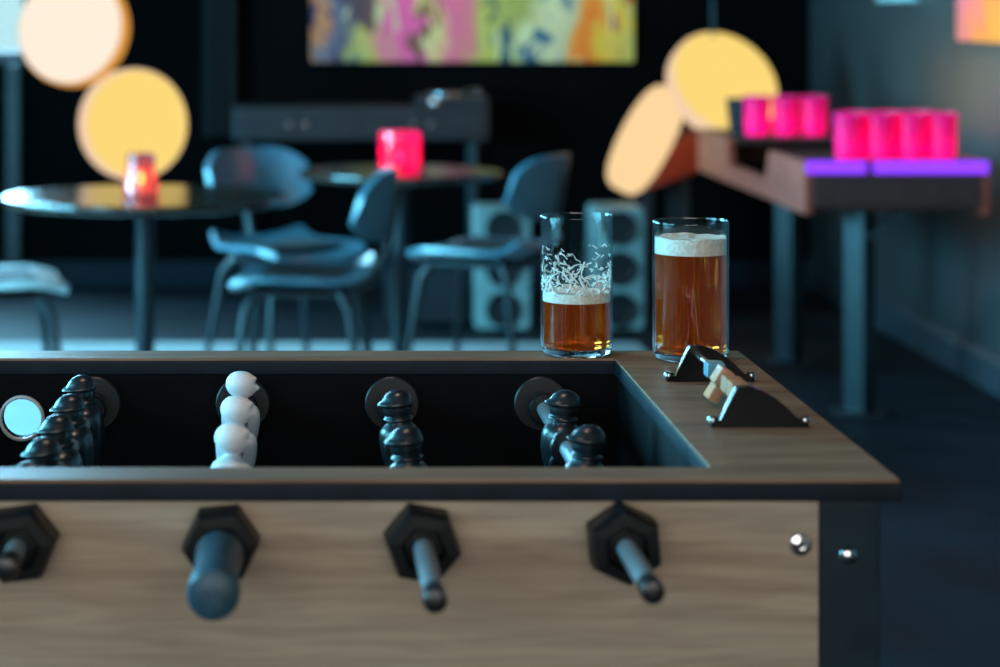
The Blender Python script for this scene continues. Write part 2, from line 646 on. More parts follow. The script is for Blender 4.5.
# top rail: wooden face, dark edging as a sub part
e = .0006
lbox(MB(), XL + .002, YF + .002, TZ - .003, XR - .002, IF - e, TZ, .0008).build('front_rail', M['top_wood'], FB)
r = [c for c in kids(FB) if c.name.startswith('front_rail')][0]
lbox(MB(), XL, YF, TZ - BT, XR, IF, TZ - .0031, .0015).build('rail_edging', M['edge_black'], r)
r = lbox(MB(), XL + .002, IB + e, TZ - .003, XR - .002, YB - .002, TZ, .0008).build('back_rail', M['top_wood'], FB)
lbox(MB(), XL, IB, TZ - BT, XR, YB, TZ - .0031, .0015).build('rail_edging', M['edge_black'], r)
for x0, x1, a, b in ((IXR, XR, IXR + e, XR - .002), (XL, IXL, XL + .002, IXL - e)):
    r = lbox(MB(), a, IF - e, TZ - .003, b, IB + e, TZ + .0002, .0008).build('end_rail', M['top_wood_across'] if 'top_wood_across' in M else M['top_wood'], FB)
    lbox(MB(), x0, IF, TZ - BT, x1, IB, TZ - .0031, .0015).build('rail_edging', M['edge_black'], r)
# cabinet
PFY = YF + .004
PZ0 = .62
leg_w = .0475
lx1 = XR - .0165
lx0 = lx1 - leg_w
lbox(MB(), 2 * XC - lx0 + .001, PFY, PZ0, lx0 - .001, PFY + .016, TZ - BT).build('side_panel', M['panel_wood'], FB)
# inner front wall
lbox(MB(), IXL - .012, IF + .001 - .014, PF - .03, IXR + .012, IF + .001, TZ - BT).build('inner_wall', M['inner_black'], FB)
# back wall with the serving hole, and the outer back panel with the same hole
SX, SZ, SR = at(22, 418, IB).x, at(22, 418, IB).z, .0205
MB().holeplate(IXL - .012, IXR + .012, PF - .03, TZ - BT, [(SX, SZ, SR)], IB - .001, IB + .012, lambda u, v, w: L_(u, w, v)).build('inner_wall', M['inner_black'], FB, ang=25)
MB().holeplate(2 * XC - lx0 + .001, lx0 - .001, PZ0, TZ - BT, [(SX, SZ - .004, SR + .006)], YB - .020, YB - .006, lambda u, v, w: L_(u, w, v)).build('side_panel', M['panel_wood'], FB, ang=25)
for x in (IXR, IXL):
    s = 1 if x == IXR else -1
    a, b = sorted((x + .003 * s, x + .018 * s))
    lbox(MB(), a, IF, PF - .03, b, IB, TZ - BT).build('inner_wall', M['inner_black'], FB)
    ex = (lx0 + lx1) / 2 if s == 1 else 2 * XC - (lx0 + lx1) / 2
    lbox(MB(), ex - .010, PFY + leg_w, PZ0, ex + .010, YB - .004 - leg_w, TZ - BT).build('end_panel', M['panel_wood'], FB)
lbox(MB(), IXL, IF, PF - .012, IXR, IB, PF).build('playfield', M['field'], FB)
lbox(MB(), 2 * XC - lx0, PFY + .016, PZ0, lx0, YB - .02, PZ0 + .012).build('bottom_board', M['inner_black'], FB)
# serving hole ring
mx = T(*L_(SX, IB - .001, SZ)) @ ROTX
MB().lathe([(SR, -.004), (SR, .003), (SR + .0012, .0042), (SR + .0032, .0034), (SR + .0036, 0), (SR + .0036, -.004)], 32, mx, caps=False, close=True).build('serving_ring', M['ring_white'], FB)
# legs
for sx in (1, -1):
    for sy in (1, -1):
        a, b = (lx0, lx1) if sx == 1 else (2 * XC - lx1, 2 * XC - lx0)
        y0, y1 = (PFY - .002, PFY - .002 + leg_w) if sy == 1 else (YB - .004 - leg_w, YB - .004)
        g = MB()
        lbox(g, a, y0, .03, b, y1, TZ - BT, .003)
        lg = g.build('leg', M['leg_grey'], FB)
        fx, fy = (a + b) / 2, (y0 + y1) / 2
        MB().lathe([(.022, 0), (.024, .004), (.022, .012), (.008, .016), (.008, .05)], 20, T(*L_(fx, fy, 0))).build('levelling_foot', M['black_plastic'], lg)
        if sx == 1 and sy == 1:
            p = at(848, 555, y0)
            MB().lathe([(.0075, 0), (.0075, .0015), (.0062, .0035), (.003, .0046), (.0005, .005)], 20, T(*L_(p.x, y0 + .0005, p.z)) @ ROTX).build('bolt', M['chrome'], lg)
p = at(800, 544, PFY)
MB().lathe([(.0095, 0), (.0095, .002), (.008, .0045), (.0035, .006), (.0035, .0045), (.0005, .0045)], 24, T(*L_(p.x, PFY + .0005, p.z)) @ ROTX).build('bolt', M['chrome'], FB)


# players: a lofted figure facing +x, origin on the rod
def player_mesh(cap):
    S = [(-.0685, .0085, .0105, .006), (-.066, .0125, .0115, .0065), (-.058, .0130, .0115, .005), (-.050, .0100, .0110, .001), (-.038, .0098, .0125, -.0005),
         (-.027, .0140, .0155, -.001), (-.018, .0168, .0175, 0), (-.006, .0185, .0200, 0), (.004, .0186, .0215, 0), (.0105, .0160, .0195, -.0005), (.0145, .0090, .0110, -.001)]
    if cap:
        S += [(.0158, .0128, .0125, 0), (.0175, .0140, .0132, 0), (.0192, .0128, .0122, 0), (.0202, .0108, .0105, .0003), (.0235, .0128, .0116, .0005), (.0270, .0132, .0120, .0004), (.0290, .0130, .0118, .0004),
              (.0298, .0158, .0134, .0016), (.0312, .0166, .0138, .0020), (.0326, .0156, .0134, .0014), (.0340, .0138, .0124, 0), (.0382, .0122, .0110, -.0006), (.0418, .0085, .0080, -.001), (.0440, .0030, .0030, -.001)]
    else:
        S += [(.0165, .0078, .0085, 0)]
        for k in range(17):                      # an egg-shaped head in fine slices
            q = -1 + 2 * (k + .35) / 16.8
            S.append((.0312 + .0130 * q, .0146 * math.sqrt(max(.02, 1 - q * q)), .0128 * math.sqrt(max(.02, 1 - q * q)), -.0004))
    seg = 36
    rings = []
    for z, rx, ry, xo in S:
        ring = []
        for k in range(seg):
            a = 2 * PI * k / seg
            x, y = rx * math.cos(a) + xo, ry * math.sin(a)
            if z > .0185 and x > 0 and not cap:                     # face: fringe, brow, nose, lips, chin
                w_ = max(0, 1 - (y / .0055) ** 2)
                wide = max(0, 1 - (y / .011) ** 2)
                g_ = lambda c, s_: math.exp(-((z - c) / s_) ** 2)
                x += w_ * (.0042 * g_(.0268, .0017) + .0026 * g_(.0292, .0018) + .0018 * g_(.0232, .0010) + .0028 * g_(.0202, .0016)) + wide * (.0024 * g_(.0372, .0016) - .0010 * g_(.0330, .0018))
            ring.append(Vector((x, y, z)))
        rings.append(ring)
    m = MB()
    m.rings(rings)
    return m


def arms(m, side):
    m.tube([(0, side * .0195, .006), (.003, side * .0232, -.004), (.006, side * .0225, -.016), (.010, side * .0200, -.024)], [.0052, .0050, .0042, .0036], 10)
    return m


def make_player(name, material, cap):
    m = player_mesh(cap)
    for s in (1, -1):
        arms(m, s)
    o = m.build(name, material, None, ang=55)
    sb = o.modifiers.new('smooth', 'SUBSURF')
    sb.levels = 1
    sb.render_levels = 1
    return o


proto_black = make_player('player', M['player_black'], True)
proto_white = make_player('player', M['player_white'], False)
used = {id(proto_black): False, id(proto_white): False}

rod_x = [-.221 + .156 * k for k in range(4)]
rods = [
    # x, near end (m in front of the panel), handle near?, players, player y's, facing
    (rod_x[0], .095, False, 'b', [2.365, 2.250, 2.137, 2.026, 1.918], PI, [2.43], 8),
    (rod_x[1], .178, True, 'w', [2.390, 2.240, 2.092], 0, [2.445], 5),
    (rod_x[2], .190, False, 'b', [2.275, 2.080], PI, [2.225, 2.44], -10),
    (rod_x[3], .165, False, 'b', [2.275, 2.085], PI, [2.225, 2.44], 35),
    (rod_x[0] - .156, .165, True, 'w', [2.37, 2.26, 2.15, 2.04, 1.935], 0, [2.43], 8),
    (rod_x[0] - .312, .165, False, 'b', [2.33, 2.18, 2.03], PI, [2.43], 20),
    (rod_x[0] - .468, .178, True, 'w', [2.28, 2.08], 0, [2.43], 3),
    (rod_x[0] - .624, .178, True, 'w', [2.18], 0, [2.43], 25),
]
GRIP = [(.0125, 0), (.0165, .002), (.0185, .006), (.0178, .03), (.0165, .055), (.0175, .085), (.0190, .112), (.0192, .122), (.0178, .1285), (.012, .131), (.004, .1315)]
for ri, (rx, near, handle, kind, ys, face, bumps, hexrot) in enumerate(rods):
    y0 = PFY - near
    y1 = YB + .09 if handle else YB + .165
    mid = L_(rx, PFY, RZ)
    rod = MB().lathe([(.008, -near + .004), (.008, y1 - PFY)], 20, T(*mid) @ Matrix.Rotation(-PI / 2, 4, 'X')).build('player_rod', M['rod_steel'], FB)
    # end cap or handle, near and far
    if handle:
        MB().lathe(GRIP, 32, T(*L_(rx, y0 + .1285, RZ)) @ ROTX).build('handle', M['grip'], rod)
        MB().lathe([(.0086, 0), (.0095, .003), (.0095, .018), (.0075, .021)], 20, T(*L_(rx, y1 - .004, RZ)) @ Matrix.Rotation(-PI / 2, 4, 'X')).build('end_cap', M['black_plastic'], rod)
    else:
        MB().lathe([(.0082, 0), (.0088, .001), (.0090, .022), (.0080, .0255), (.003, .027)], 20, T(*L_(rx, y0 + .02, RZ)) @ ROTX).build('end_cap', M['black_plastic'], rod)
        MB().lathe(GRIP, 32, T(*L_(rx, y1 - .12, RZ)) @ Matrix.Rotation(-PI / 2, 4, 'X')).build('handle', M['grip'], rod)
    for by in bumps:
        MB().lathe([(.0082, -.007), (.0150, -.007), (.0165, -.005), (.0165, .005), (.0150, .007), (.0082, .007)], 24, T(*L_(rx, by, RZ)) @ ROTX).build('bumper', M['black_plastic'], rod)
    for py in ys:
        pr = proto_black if kind == 'b' else proto_white
        if not used[id(pr)]:
            used[id(pr)] = True
            o = pr
        else:
            o = pr.copy()
            COL.objects.link(o)
        o.parent = rod
        o.location = L_(rx, py, RZ)
        tilt = {0: -.10, 1: .02, 2: -.06, 3: .10}.get(ri, 0)
        o.rotation_euler = Euler((0, tilt, 0)).to_matrix().to_4x4().to_euler() if face == 0 else (0, -tilt, PI)
        o.scale = (1.07, 1.07, 1.06)
        o['label'] = 'black figure on a rod' if kind == 'b' else 'white figure on a rod'
    # hexagonal bearing on the outside of the panel
    a0 = math.radians(hexrot)

    def hexring(rr, yy, off=0.):
        return [Vector(L_(rx + rr * math.cos(a0 + PI / 3 * k), yy, RZ + rr * math.sin(a0 + PI / 3 * k))) for k in range(6)]
    mm = MB()
    mm.rings([hexring(.0305, PFY + .0005), hexring(.0300, PFY - .028), hexring(.0280, PFY - .036), hexring(.0180, PFY - .0365), hexring(.0150, PFY - .030), hexring(.0095, PFY - .030)])
    mm.build('hex_bearing', M['hex_plastic'], FB, smooth=False)
    # round bearing plates on the inside walls
    MB().lathe([(.0085, 0), (.0285, 0), (.0285, .0035), (.0270, .005), (.0130, .005), (.0120, .0085), (.0085, .0085)], 40, T(*L_(rx, IB - .001, RZ)) @ ROTX).build('bearing_plate', M['disc_plastic'], FB)
    MB().lathe([(.0085, 0), (.0285, 0), (.0285, .0035), (.0270, .005), (.0130, .005), (.0120, .0085), (.0085, .0085)], 40, T(*L_(rx, IF + .001, RZ)) @ Matrix.Rotation(-PI / 2, 4, 'X')).build('bearing_plate', M['disc_plastic'], FB)

# ================================================================== score counter on the right rail
CT = thing('score_counter', 'black score counter with two arched brackets and sliding tabs on the wood rail', 'score counter', (.398, 2.20, TZ + .0002))


def bracket_poly():
    pts = [(-.043, .0), (-.043, .0045), (-.034, .0055)]
    pts += [(-.0225, .0310), (-.0195, .0348), (-.0155, .0360)]
    for k in range(1, 9):
        u = k / 9
        pts.append((-.0155 + .050 * u, .0360 - .0300 * u ** 2.0))
    pts += [(.036, .0050), (.043, .0045), (.043, 0)]
    # underside arch
    pts += [(.030, 0), (-.029, 0)]
    return pts


for yy in (2.072, 2.322):
    b = MB().prism(bracket_poly(), yy - 2.20 - .0065, yy - 2.20 + .0065, 'Y', .0009).build('bracket', M['gloss_black'], CT, ang=30)
    for xx in (-.0405, .0405):
        MB().lathe([(.0046, .0045), (.0046, .0072), (.0038, .0086), (.001, .0090)], 16, T(xx, yy - 2.20, 0)).build('screw', M['steel'], b)
MB().tube([(-.012, -.128, .026), (-.012, .122, .026)], .0035, 14).build('slide_rod', M['steel'], CT)
for k, (yy, a, mt) in enumerate([(-.095, 4, 'counter_orange'), (-.066, 6, 'counter_orange'), (-.018, -58, 'counter_orange'), (.020, 3, 'counter_blue'), (.032, 2, 'counter_blue')]):
    w = .0125 if k < 3 else .005
    mm = MB()
    mm.box((-.0085, -w, -.0065), (.0085, w, .0075), .0018)
    if k == 2:
        mm.box((-.024, -w, -.006), (-.0085, w, .0045), .0018)
    o = mm.build('counter_tab', M[mt], CT)
    o.location = (-.012, yy, .026)
    o.rotation_euler = (0, math.radians(a), 0)

# ================================================================== beer glasses


def beer_glass(label, px, py_mid, R, Hh, beer_z0, foam_z0, foam_z1, lacing, group, name='beer_glass'):
    Y = (H - TZ) * F / (py_mid - VY)
    X = (px - VX) * Y / F
    g = thing(name, label, 'beer glass', (X, Y, TZ + .0002), 0, group)
    w = .0021
    outer = [(R * .55, .0015), (R * .80, .0), (R * .90, .0012), (R * .975, .006), (R * .995, .014), (R, .03), (R, Hh - .002), (R - w * .3, Hh - .0004)]
    inner = [(R - w * .7, Hh), (R - w, Hh - .002), (R - w, .03), (R - w - .0004, .018), (R * .90, .0125), (R * .72, .0105), (R * .45, .0125), (R * .2, .0175), (.0004, .0195)]
    zb0 = .0085
    MB().lathe([(R - w, zb0), (R - w, Hh - .002), (R - w * .7, Hh), (R - w * .3, Hh - .0004), (R, Hh - .002), (R, .03), (R * .997, .016), (R * .985, zb0)], 64, caps=False, close=True).build('glass_body', M['thin_glass'], g, ang=60)
    MB().lathe([(.0004, .0028), (R * .5, .0020), (R * .70, .0), (R * .86, .0), (R * .95, .003), (R * .985, zb0 - .0003), (R - w, zb0 - .0002), (R * .80, zb0 - .001), (R * .5, zb0 + .001), (.0004, zb0 + .004)], 64).build('glass_base', M['glass'], g, ang=60)
    ri = R - w - .0004
    prof = [(.0004, zb0 + .0045), (R * .5, zb0 + .0015), (R * .80, zb0 - .0005), (ri - .0012, zb0 + .0005), (ri, zb0 + .004), (ri, .03), (ri, foam_z0), (.0004, foam_z0)]
    MB().lathe(prof, 64).build('beer', M['beer'], g, ang=60)
    # foam head, with an uneven meniscus
    seg = 64
    rings = []
    rf = ri - .0001
    for (rr, z, amp) in ((.0004, foam_z0 + .0003, 0), (rf, foam_z0 + .0003, 0), (rf, foam_z1, .0012), (rf * .97, foam_z1 + .0006, .0010), (rf * .75, foam_z1 - .0014, .0010), (rf * .4, foam_z1 - .0020, .0008), (.0004, foam_z1 - .0020, 0)):
        rings.append([Vector((rr * math.cos(2 * PI * k / seg), rr * math.sin(2 * PI * k / seg), z + amp * (math.sin(k * .9) * .5 + math.sin(k * .37 + 1) * .6))) for k in range(seg)])
    MB().rings(rings).build('foam', M['foam'], g, ang=60)
    if lacing:
        mm = MB()
        rl = R - w - .0004
        rnd = random.Random(5)

        def onwall(a, z):
            return (rl * math.cos(a), rl * math.sin(a), z)
        for k in range(230):          # clinging strands, denser near the foam
            a = rnd.uniform(0, 2 * PI)
            z = foam_z1 + abs(rnd.gauss(0, .015)) + .001
            if z > Hh - .03:
                continue
            n = rnd.randint(4, 8)
            da, dz = rnd.uniform(-.07, .07), rnd.uniform(-.0016, .0018)
            pts = []
            for q in range(n):
                pts.append(onwall(a, max(z, foam_z1)))
                a += da * rnd.uniform(.4, 1.2)
                z += dz * rnd.uniform(.3, 1.5)
                da += rnd.uniform(-.03, .03)
                dz += rnd.uniform(-.0008, .0008)
            rr = [rnd.uniform(.0004, .0011 + .0007 * max(0, 1 - (z - foam_z1) / .02)) for _ in range(n)]
            rr[0] = rr[-1] = .0002
            mm.tube(pts, rr, 6)
        for k in range(16):           # a few strands higher up
            a = rnd.uniform(0, 2 * PI)
            z = rnd.uniform(.098, .114)
            pts = [onwall(a + q * .05, z + .0015 * math.sin(q * 1.3 + k)) for q in range(rnd.randint(3, 6))]
            mm.tube(pts, .0005, 6)
        mm.build('foam_lacing', M['lacing'], g, ang=60)
    return g


beer_glass('half-empty beer glass with foam clinging above the amber beer', 576.5, 354.2, .0382, .1475, .0, .0565, .0665, True, None)
beer_glass('full beer glass with a thick foam head beside the score counter', 690.5, 359.2, .0397, .1450, .0, .1105, .1275, False, None)

# ================================================================== round cafe tables


def cafe_table(label, X, Y, r, rb, top=.74):
    g = thing('round_table', label, 'table', (X, Y, .012))
    top -= .012
    MB().lathe([(r - .012, top - .026), (r - .003, top - .022), (r, top - .012), (r - .002, top - .003), (r - .008, top)], 72).build('tabletop', M['table_top'], g)
    MB().lathe([(.028, .018), (.028, top - .06), (.06, top - .045), (.13, top - .0265)], 24).build('column', M['black_metal'], g)
    MB().lathe([(rb - .005, 0), (rb, .006), (rb - .015, .014), (.06, .024), (.03, .045)], 48).build('base', M['black_metal'], g)
    return g


LT = (-.472, 6.96)
CTB = (.322, 8.0)
cafe_table('round table with the lit candle beside the glowing disc lamps', *LT, .42, .215)
cafe_table('round table with the pink candle holder and chairs around it', *CTB, .345, .10)


def candle(label, X, Y, z, prof, m, flame_z, name='candle_holder'):
    g = thing(name, label, 'candle holder', (X, Y, z))
    MB().lathe(prof, 40, close=False).build('holder_glass', m, g)
    MB().lathe([(.019, .006), (.020, .010), (.020, .026), (.018, .028)], 24).build('tealight', M['wax'], g)
    MB().lathe([(.001, .028), (.005, .032), (.0085, .040), (.0065, .052), (.001, .064)], 16, T(0, 0, flame_z - .045)).build('flame', M['flame'], g)
    return g


P1 = at(141, 203, 6.82)
candle('rose glass candle holder burning on the round table by the disc lamps', P1.x, 6.82, .7402,
       [(.030, .0), (.052, .001), (.053, .045), (.044, .062), (.041, .075), (.041, .130), (.038, .130), (.038, .075), (.041, .062), (.049, .045), (.048, .006), (.001, .005)], M['holder_rose'], .058)
P2 = at(400, 175, 7.93)
candle('glowing pink candle holder on the round table behind the chairs', P2.x, 7.93, .7402,
       [(.040, .0), (.066, .002), (.070, .020), (.071, .128), (.067, .136), (.064, .134), (.065, .020), (.001, .006)], M['holder_pink'], .052)

# ================================================================== chairs


def make_chair(label, seat_mat, loc, rz, group):
    """shell chair facing +y locally; origin on the floor under the seat"""
    g = thing('shell_chair', label, 'chair', loc, rz, group)
    # seat: a dished sheet with a rolled front
    W, D, zs = .43, .42, .445
    grid = []
    for i in range(15):
        u = i / 14
        row = []
        for j in range(15):
            v = j / 14 * 2 - 1
            y = -D / 2 + D * u
            k = 1 - .16 * abs(2 * u - 1) ** 3
            x = v * W / 2 * k
            z = zs + .030 * v * v - .022 * max(0, (u - .72) / .28) ** 2 + .045 * max(0, (.25 - u) / .25) ** 2 + .012 * u
            row.append(Vector((x, y * (1 - .05 * v * v * v * v), z)))
        grid.append(row)
    s = MB().shell(grid, .018).build('seat', seat_mat, g, ang=50)
    # cushion on the seat
    cg = []
    for i in range(9):
        u = .16 + .62 * i / 8
        row = []
        for j in range(9):
            v = (j / 8 * 2 - 1) * .62
            row.append(Vector((v * W / 2, -D / 2 + D * u, zs + .030 * v * v + .019 + .012 * u)))
        cg.append(row)
    MB().shell(cg, .018).build('seat_pad', M['chair_pad'], g, ang=50)
    # backrest: a curved band with rounded corners
    bg = []
    nj = 21
    for i in range(9):
        u = i / 8
        row = []
        for j in range(nj):
            v = j / (nj - 1) * 2 - 1
            hh = .105 * (1 - .55 * abs(v) ** 5)
            x = v * .205
            y = -D / 2 - .035 + .085 * v * v - .035 * u
            z = .690 + (u * 2 - 1) * hh
            row.append(Vector((x, y, z)))
        bg.append(row)
    MB().shell(bg, .018).build('backrest', seat_mat if seat_mat is M['chair_shell'] else M['chair_shell'], g, ang=50)
    # spine from the seat to the backrest
    MB().tube([(0, -.02, zs - .02), (0, -.15, zs - .02), (0, -.215, zs + .02), (0, -.255, zs + .12), (0, -.268, .64), (0, -.283, .74)], [.014, .014, .014, .013, .012, .010], 12).build('back_support', M['black_metal'], g)
    for sx in (1, -1):
        for sy in (1, -1):
            MB().tube([(sx * .13, sy * .12, zs - .004), (sx * .165, sy * .155, zs - .06), (sx * .215, sy * .205, .006), (sx * .2152, sy * .2052, 0)], [.015, .0145, .0105, .0125], 12).build('leg', M['black_metal'], g)
    MB().box((-.15, -.14, zs - .022), (.15, .14, zs - .008), .004).build('seat_frame', M['black_metal'], g)
    return g


CG = 'shell chairs at the round tables'
RUG = .012
ca = make_chair('blue-grey shell chair between the round tables with its backrest behind the edge of one tabletop', M['chair_shell'], (-.055, 7.95, RUG), math.radians(214), CG)
dup(ca, (-.005, 7.12, RUG), math.radians(84), 'shell chair turned sideways in front of the table with the pink candle holder', CG)
dup(ca, (.60, 7.90, RUG), math.radians(62), 'shell chair on the far side of the pink candle table near the speakers', CG)
cd = make_chair('shell chair with a pale seat under the table with the rose candle', M['chair_seat_pale'], (-.925, 7.02, RUG), math.radians(-78), CG)

# ================================================================== disc pendant lamps


def disc_lamp(label, hang, discs, Y):
    """discs: (px, py, radius px, thickness px, normal vector, face mat, rim mat)"""
    top = Vector((hang, Y, CEIL))
    g = thing('disc_lamp', label, 'pendant lamp', top)
    sc = Y / F
    for px, py, rp, tp, nrm, fm, rm in discs:
        c = at(px, py, Y) - top
        n = Vector(nrm).normalized()
        q = n.to_track_quat('Z', 'Y').to_matrix().to_4x4()
        mx = Matrix.Translation(c) @ q
        r, t2 = rp * sc, tp * sc / 2
        b = t2 * .62
        arc = [(r - b + b * math.cos(q_), t2 - b + b * math.sin(q_)) for q_ in [PI / 2 * k / 6 for k in range(7)]]
        cut = arc[:4]
        prof = cut[::-1] + [(x, -z) for x, z in cut]
        rm_o = MB().lathe(prof, 64, mx, caps=False).build('lamp_shade', M[rm], g, ang=60)
        for s in (1, -1):
            fp = [(x, s * z) for x, z in arc[3:]] + [(r - b - .004, s * (t2 + .0005)), (r * .5, s * (t2 + .003)), (.0005, s * (t2 + .004))]
            MB().lathe(fp, 64, mx, caps=False).build('diffuser', M[fm], rm_o, ang=60)
    m = MB()
    n0 = Vector(discs[0][4]).normalized()
    lo = at(discs[0][0], discs[0][1], Y) - top + (Vector((0, 0, 1)) - n0 * n0.z).normalized() * discs[0][2] * sc * .97
    m.tube([(0, .0, 0), (lo.x * .5, .0, lo.z * .5), (lo.x, 0, lo.z)], .006, 8)
    m.build('cord', M['black_metal'], g)
    MB().lathe([(.05, 0), (.05, -.02), (.02, -.03)], 24).build('ceiling_rose', M['black_metal'], g)
    return g


YLA = 8.3
disc_lamp('two glowing disc shades hanging together over the table with the rose candle', at(76, 0, YLA).x, [
    (74, 29, 58, 26, (-.34, -1, .16), 'lamp_white', 'lamp_amber'),
    (133, 124, 55.5, 29, (.46, -1, .06), 'lamp_yellow', 'lamp_pale')], YLA)
YLB = 9.75
disc_lamp('glowing disc shades, one edge-on, hanging behind the table of pink cups', at(710, 0, YLB).x, [
    (722, 86, 58, 24, (.34, -1, .60), 'lamp_yellow', 'lamp_pale'),
    (646, 140, 57, 33, (.84, -.36, -.44), 'lamp_peach', 'lamp_peach'),
    (738, -245, 60, 26, (-.3, -1, -.2), 'lamp_yellow', 'lamp_pale')], YLB)  # last disc is extra and out of view, added for the rail's warm reflection

# ================================================================== the table of pink cups
X0, X1 = 1.567, 2.147
Y0, Y1 = 7.40, 9.42
PT = thing('pong_table', 'long wooden drinking game table with purple light strips along the slate wall', 'table', ((X0 + X1) / 2, (Y0 + Y1) / 2, 0))
PO = Vector(PT.location)
zt, zm, zb = .808, .705, .642
uprof = [(Y0, zb), (Y1, zb), (Y1, zt), (8.77, zt), (8.74, zm), (8.04, zm), (7.98, zt), (Y0, zt)]
up = [(a - PO.y, b) for a, b in uprof]
for x in (X0, X1 - .025):
    MB().prism(up, x - PO.x, x + .025 - PO.x, 'X', .003).build('side_board', M['pong_wood'], PT, ang=25)
for a, b in ((Y0, Y0 + .025), (Y1 - .025, Y1)):
    MB().box((X0 + .025 - PO.x, a - PO.y, .668), (X1 - .025 - PO.x, b - PO.y, zt - .002), .002).build('end_board', M['pong_dark'], PT)
MB().box((X0 + .025 - PO.x, Y0 + .025 - PO.y, zt - .022), (X1 - .025 - PO.x, 7.98 - PO.y, zt), .002).build('cup_platform', M['pong_dark'], PT)
MB().box((X0 + .025 - PO.x, 8.77 - PO.y, zt - .022), (X1 - .025 - PO.x, Y1 - .025 - PO.y, zt), .002).build('cup_platform', M['pong_dark'], PT)
MB().box((X0 + .025 - PO.x, Y0 + .025 - PO.y, zb + .01), (X1 - .025 - PO.x, Y1 - .025 - PO.y, zb + .03), .002).build('playing_surface', M['pong_dark'], PT)
for a, b in ((806, 866), (873, 988)):
    xa, xb = at(a, 0, Y0).x, at(b, 0, Y0).x
    MB().box((xa - PO.x, Y0 - .010 - PO.y, zt - .036), (xb - PO.x, Y0 + .004 - PO.y, zt + .003), .004).build('light_strip', M['led_purple'], PT)
for yy in (7.50, 8.60):
    lg = MB()
    q = .052
    lg.prism([(-q, 0), (0, -q), (q, 0), (0, q)], .012, zb + .010, 'Z', .003, T(1.762 - PO.x, yy - PO.y, 0)).build('leg', M['black_metal'], PT, ang=25)
    lg = kids(PT)[-1]
    MB().box((1.762 - PO.x - .075, yy - PO.y - .075, 0), (1.762 - PO.x + .075, yy - PO.y + .075, .014), .004).build('foot_plate', M['black_metal'], lg)
    MB().tube([(1.762 - PO.x, yy - PO.y - .03, zb - .09), (1.762 + .14 - PO.x, yy - PO.y, zb + .012)], .010, 10).build('brace', M['steel'], lg)

CUPG = 'pink cups on the long game table'


def make_cup(label, loc, k=1.):
    g = thing('pink_cup', label, 'cup', loc, 0, CUPG)
    MB().lathe([(.001, .004), (.046 * k, .003), (.049 * k, .0), (.052 * k, .004), (.055 * k, .030), (.0555 * k, .034), (.060 * k, .140), (.0635 * k, .145), (.0635 * k, .149), (.0595 * k, .149),
                (.0575 * k, .140), (.053 * k, .034), (.050 * k, .008), (.001, .007)], 40).build('cup_body', M['pink_cup'], g, ang=50)
    MB().lathe([(.030 * k, .0075), (.030 * k, .012), (.001, .013)], 24).build('glow_disc', M['led_pink'], g)
    l = bpy.data.lights.new('cup_light', 'POINT')
    l.energy = .26
    l.color = (1.0, .12, .90)
    l.shadow_soft_size = .012
    lo = bpy.data.objects.new('cup_light', l)
    COL.objects.link(lo)
    lo.parent = g
    lo.location = (0, 0, .035)
    return g


cup0 = None
cupw = .81
sx = [at(x, 0, 7.52).x for x in (848, 880, 911.5, 942)]
order = ['leftmost of four in the near front row', 'second from left in the near front row', 'third from left in the near front row', 'rightmost of four in the near front row']
for k in range(4):
    lb = 'pink glowing cup, ' + order[k]
    loc = (sx[k], 7.515, zt)
    if cup0 is None:
        cup0 = make_cup(lb, loc, .775)
    else:
        dup(cup0, loc, 0, lb, CUPG)
order2 = ['leftmost of three in the row behind the near four', 'middle one in the row behind the near four', 'rightmost of three in the row behind the near four']
for k in range(3):
    dup(cup0, (sx[k] + .050, 7.615, zt), 0, 'pink glowing cup, ' + order2[k], CUPG)
YFC = 8.90
fx = [at(x, 0, YFC).x for x in (757, 785.5, 814)]
order3 = ['leftmost of three on the far end of the table', 'middle of three on the far end of the table', 'rightmost of three on the far end of the table']
for k in range(3):
    fc = dup(cup0, (fx[k], YFC, zt), 0, 'pink glowing cup, ' + order3[k], CUPG)
    fc.scale = (1.07, 1.07, 1.0)
kc = thing('black_cup', 'black cup beside the pink cups in front of the disc lamp', 'cup', (at(742, 0, 9.05).x, 9.05, zt))
MB().lathe([(.001, .004), (.043, .0), (.046, .004), (.060, .125), (.0625, .129), (.0625, .133), (.0595, .133), (.0575, .125), (.044, .008), (.001, .007)], 32).build('cup_body', M['black_plastic'], kc)
MB().lathe([(.0560, .105), (.0560, .107), (.001, .107)], 32).build('drink', M['speaker_cone'], kc)

# slanting wooden game board behind the far end of the long table
SB = thing('game_board', 'slanting wooden game board under the edge-on disc lamp', 'game board', (1.50, 10.05, 0))
a_, b_, c_, d_ = at(640, 193, 10.03), at(699, 171, 10.03), at(702, 132, 10.03), at(648, 152, 10.03)
MB().prism([(p.x - 1.50, p.z) for p in (a_, b_, c_, d_)], -.02, .40, 'Y', .006).build('board', M['pong_wood'], SB, ang=25)
for px, s in ((1.46, .50), (1.62, .57)):
    for yy in (.03, .35):
        MB().box((px - 1.50 - .02, yy - .02, 0), (px - 1.50 + .02, yy + .02, s + .03), .003).build('leg', M['black_metal'], SB)

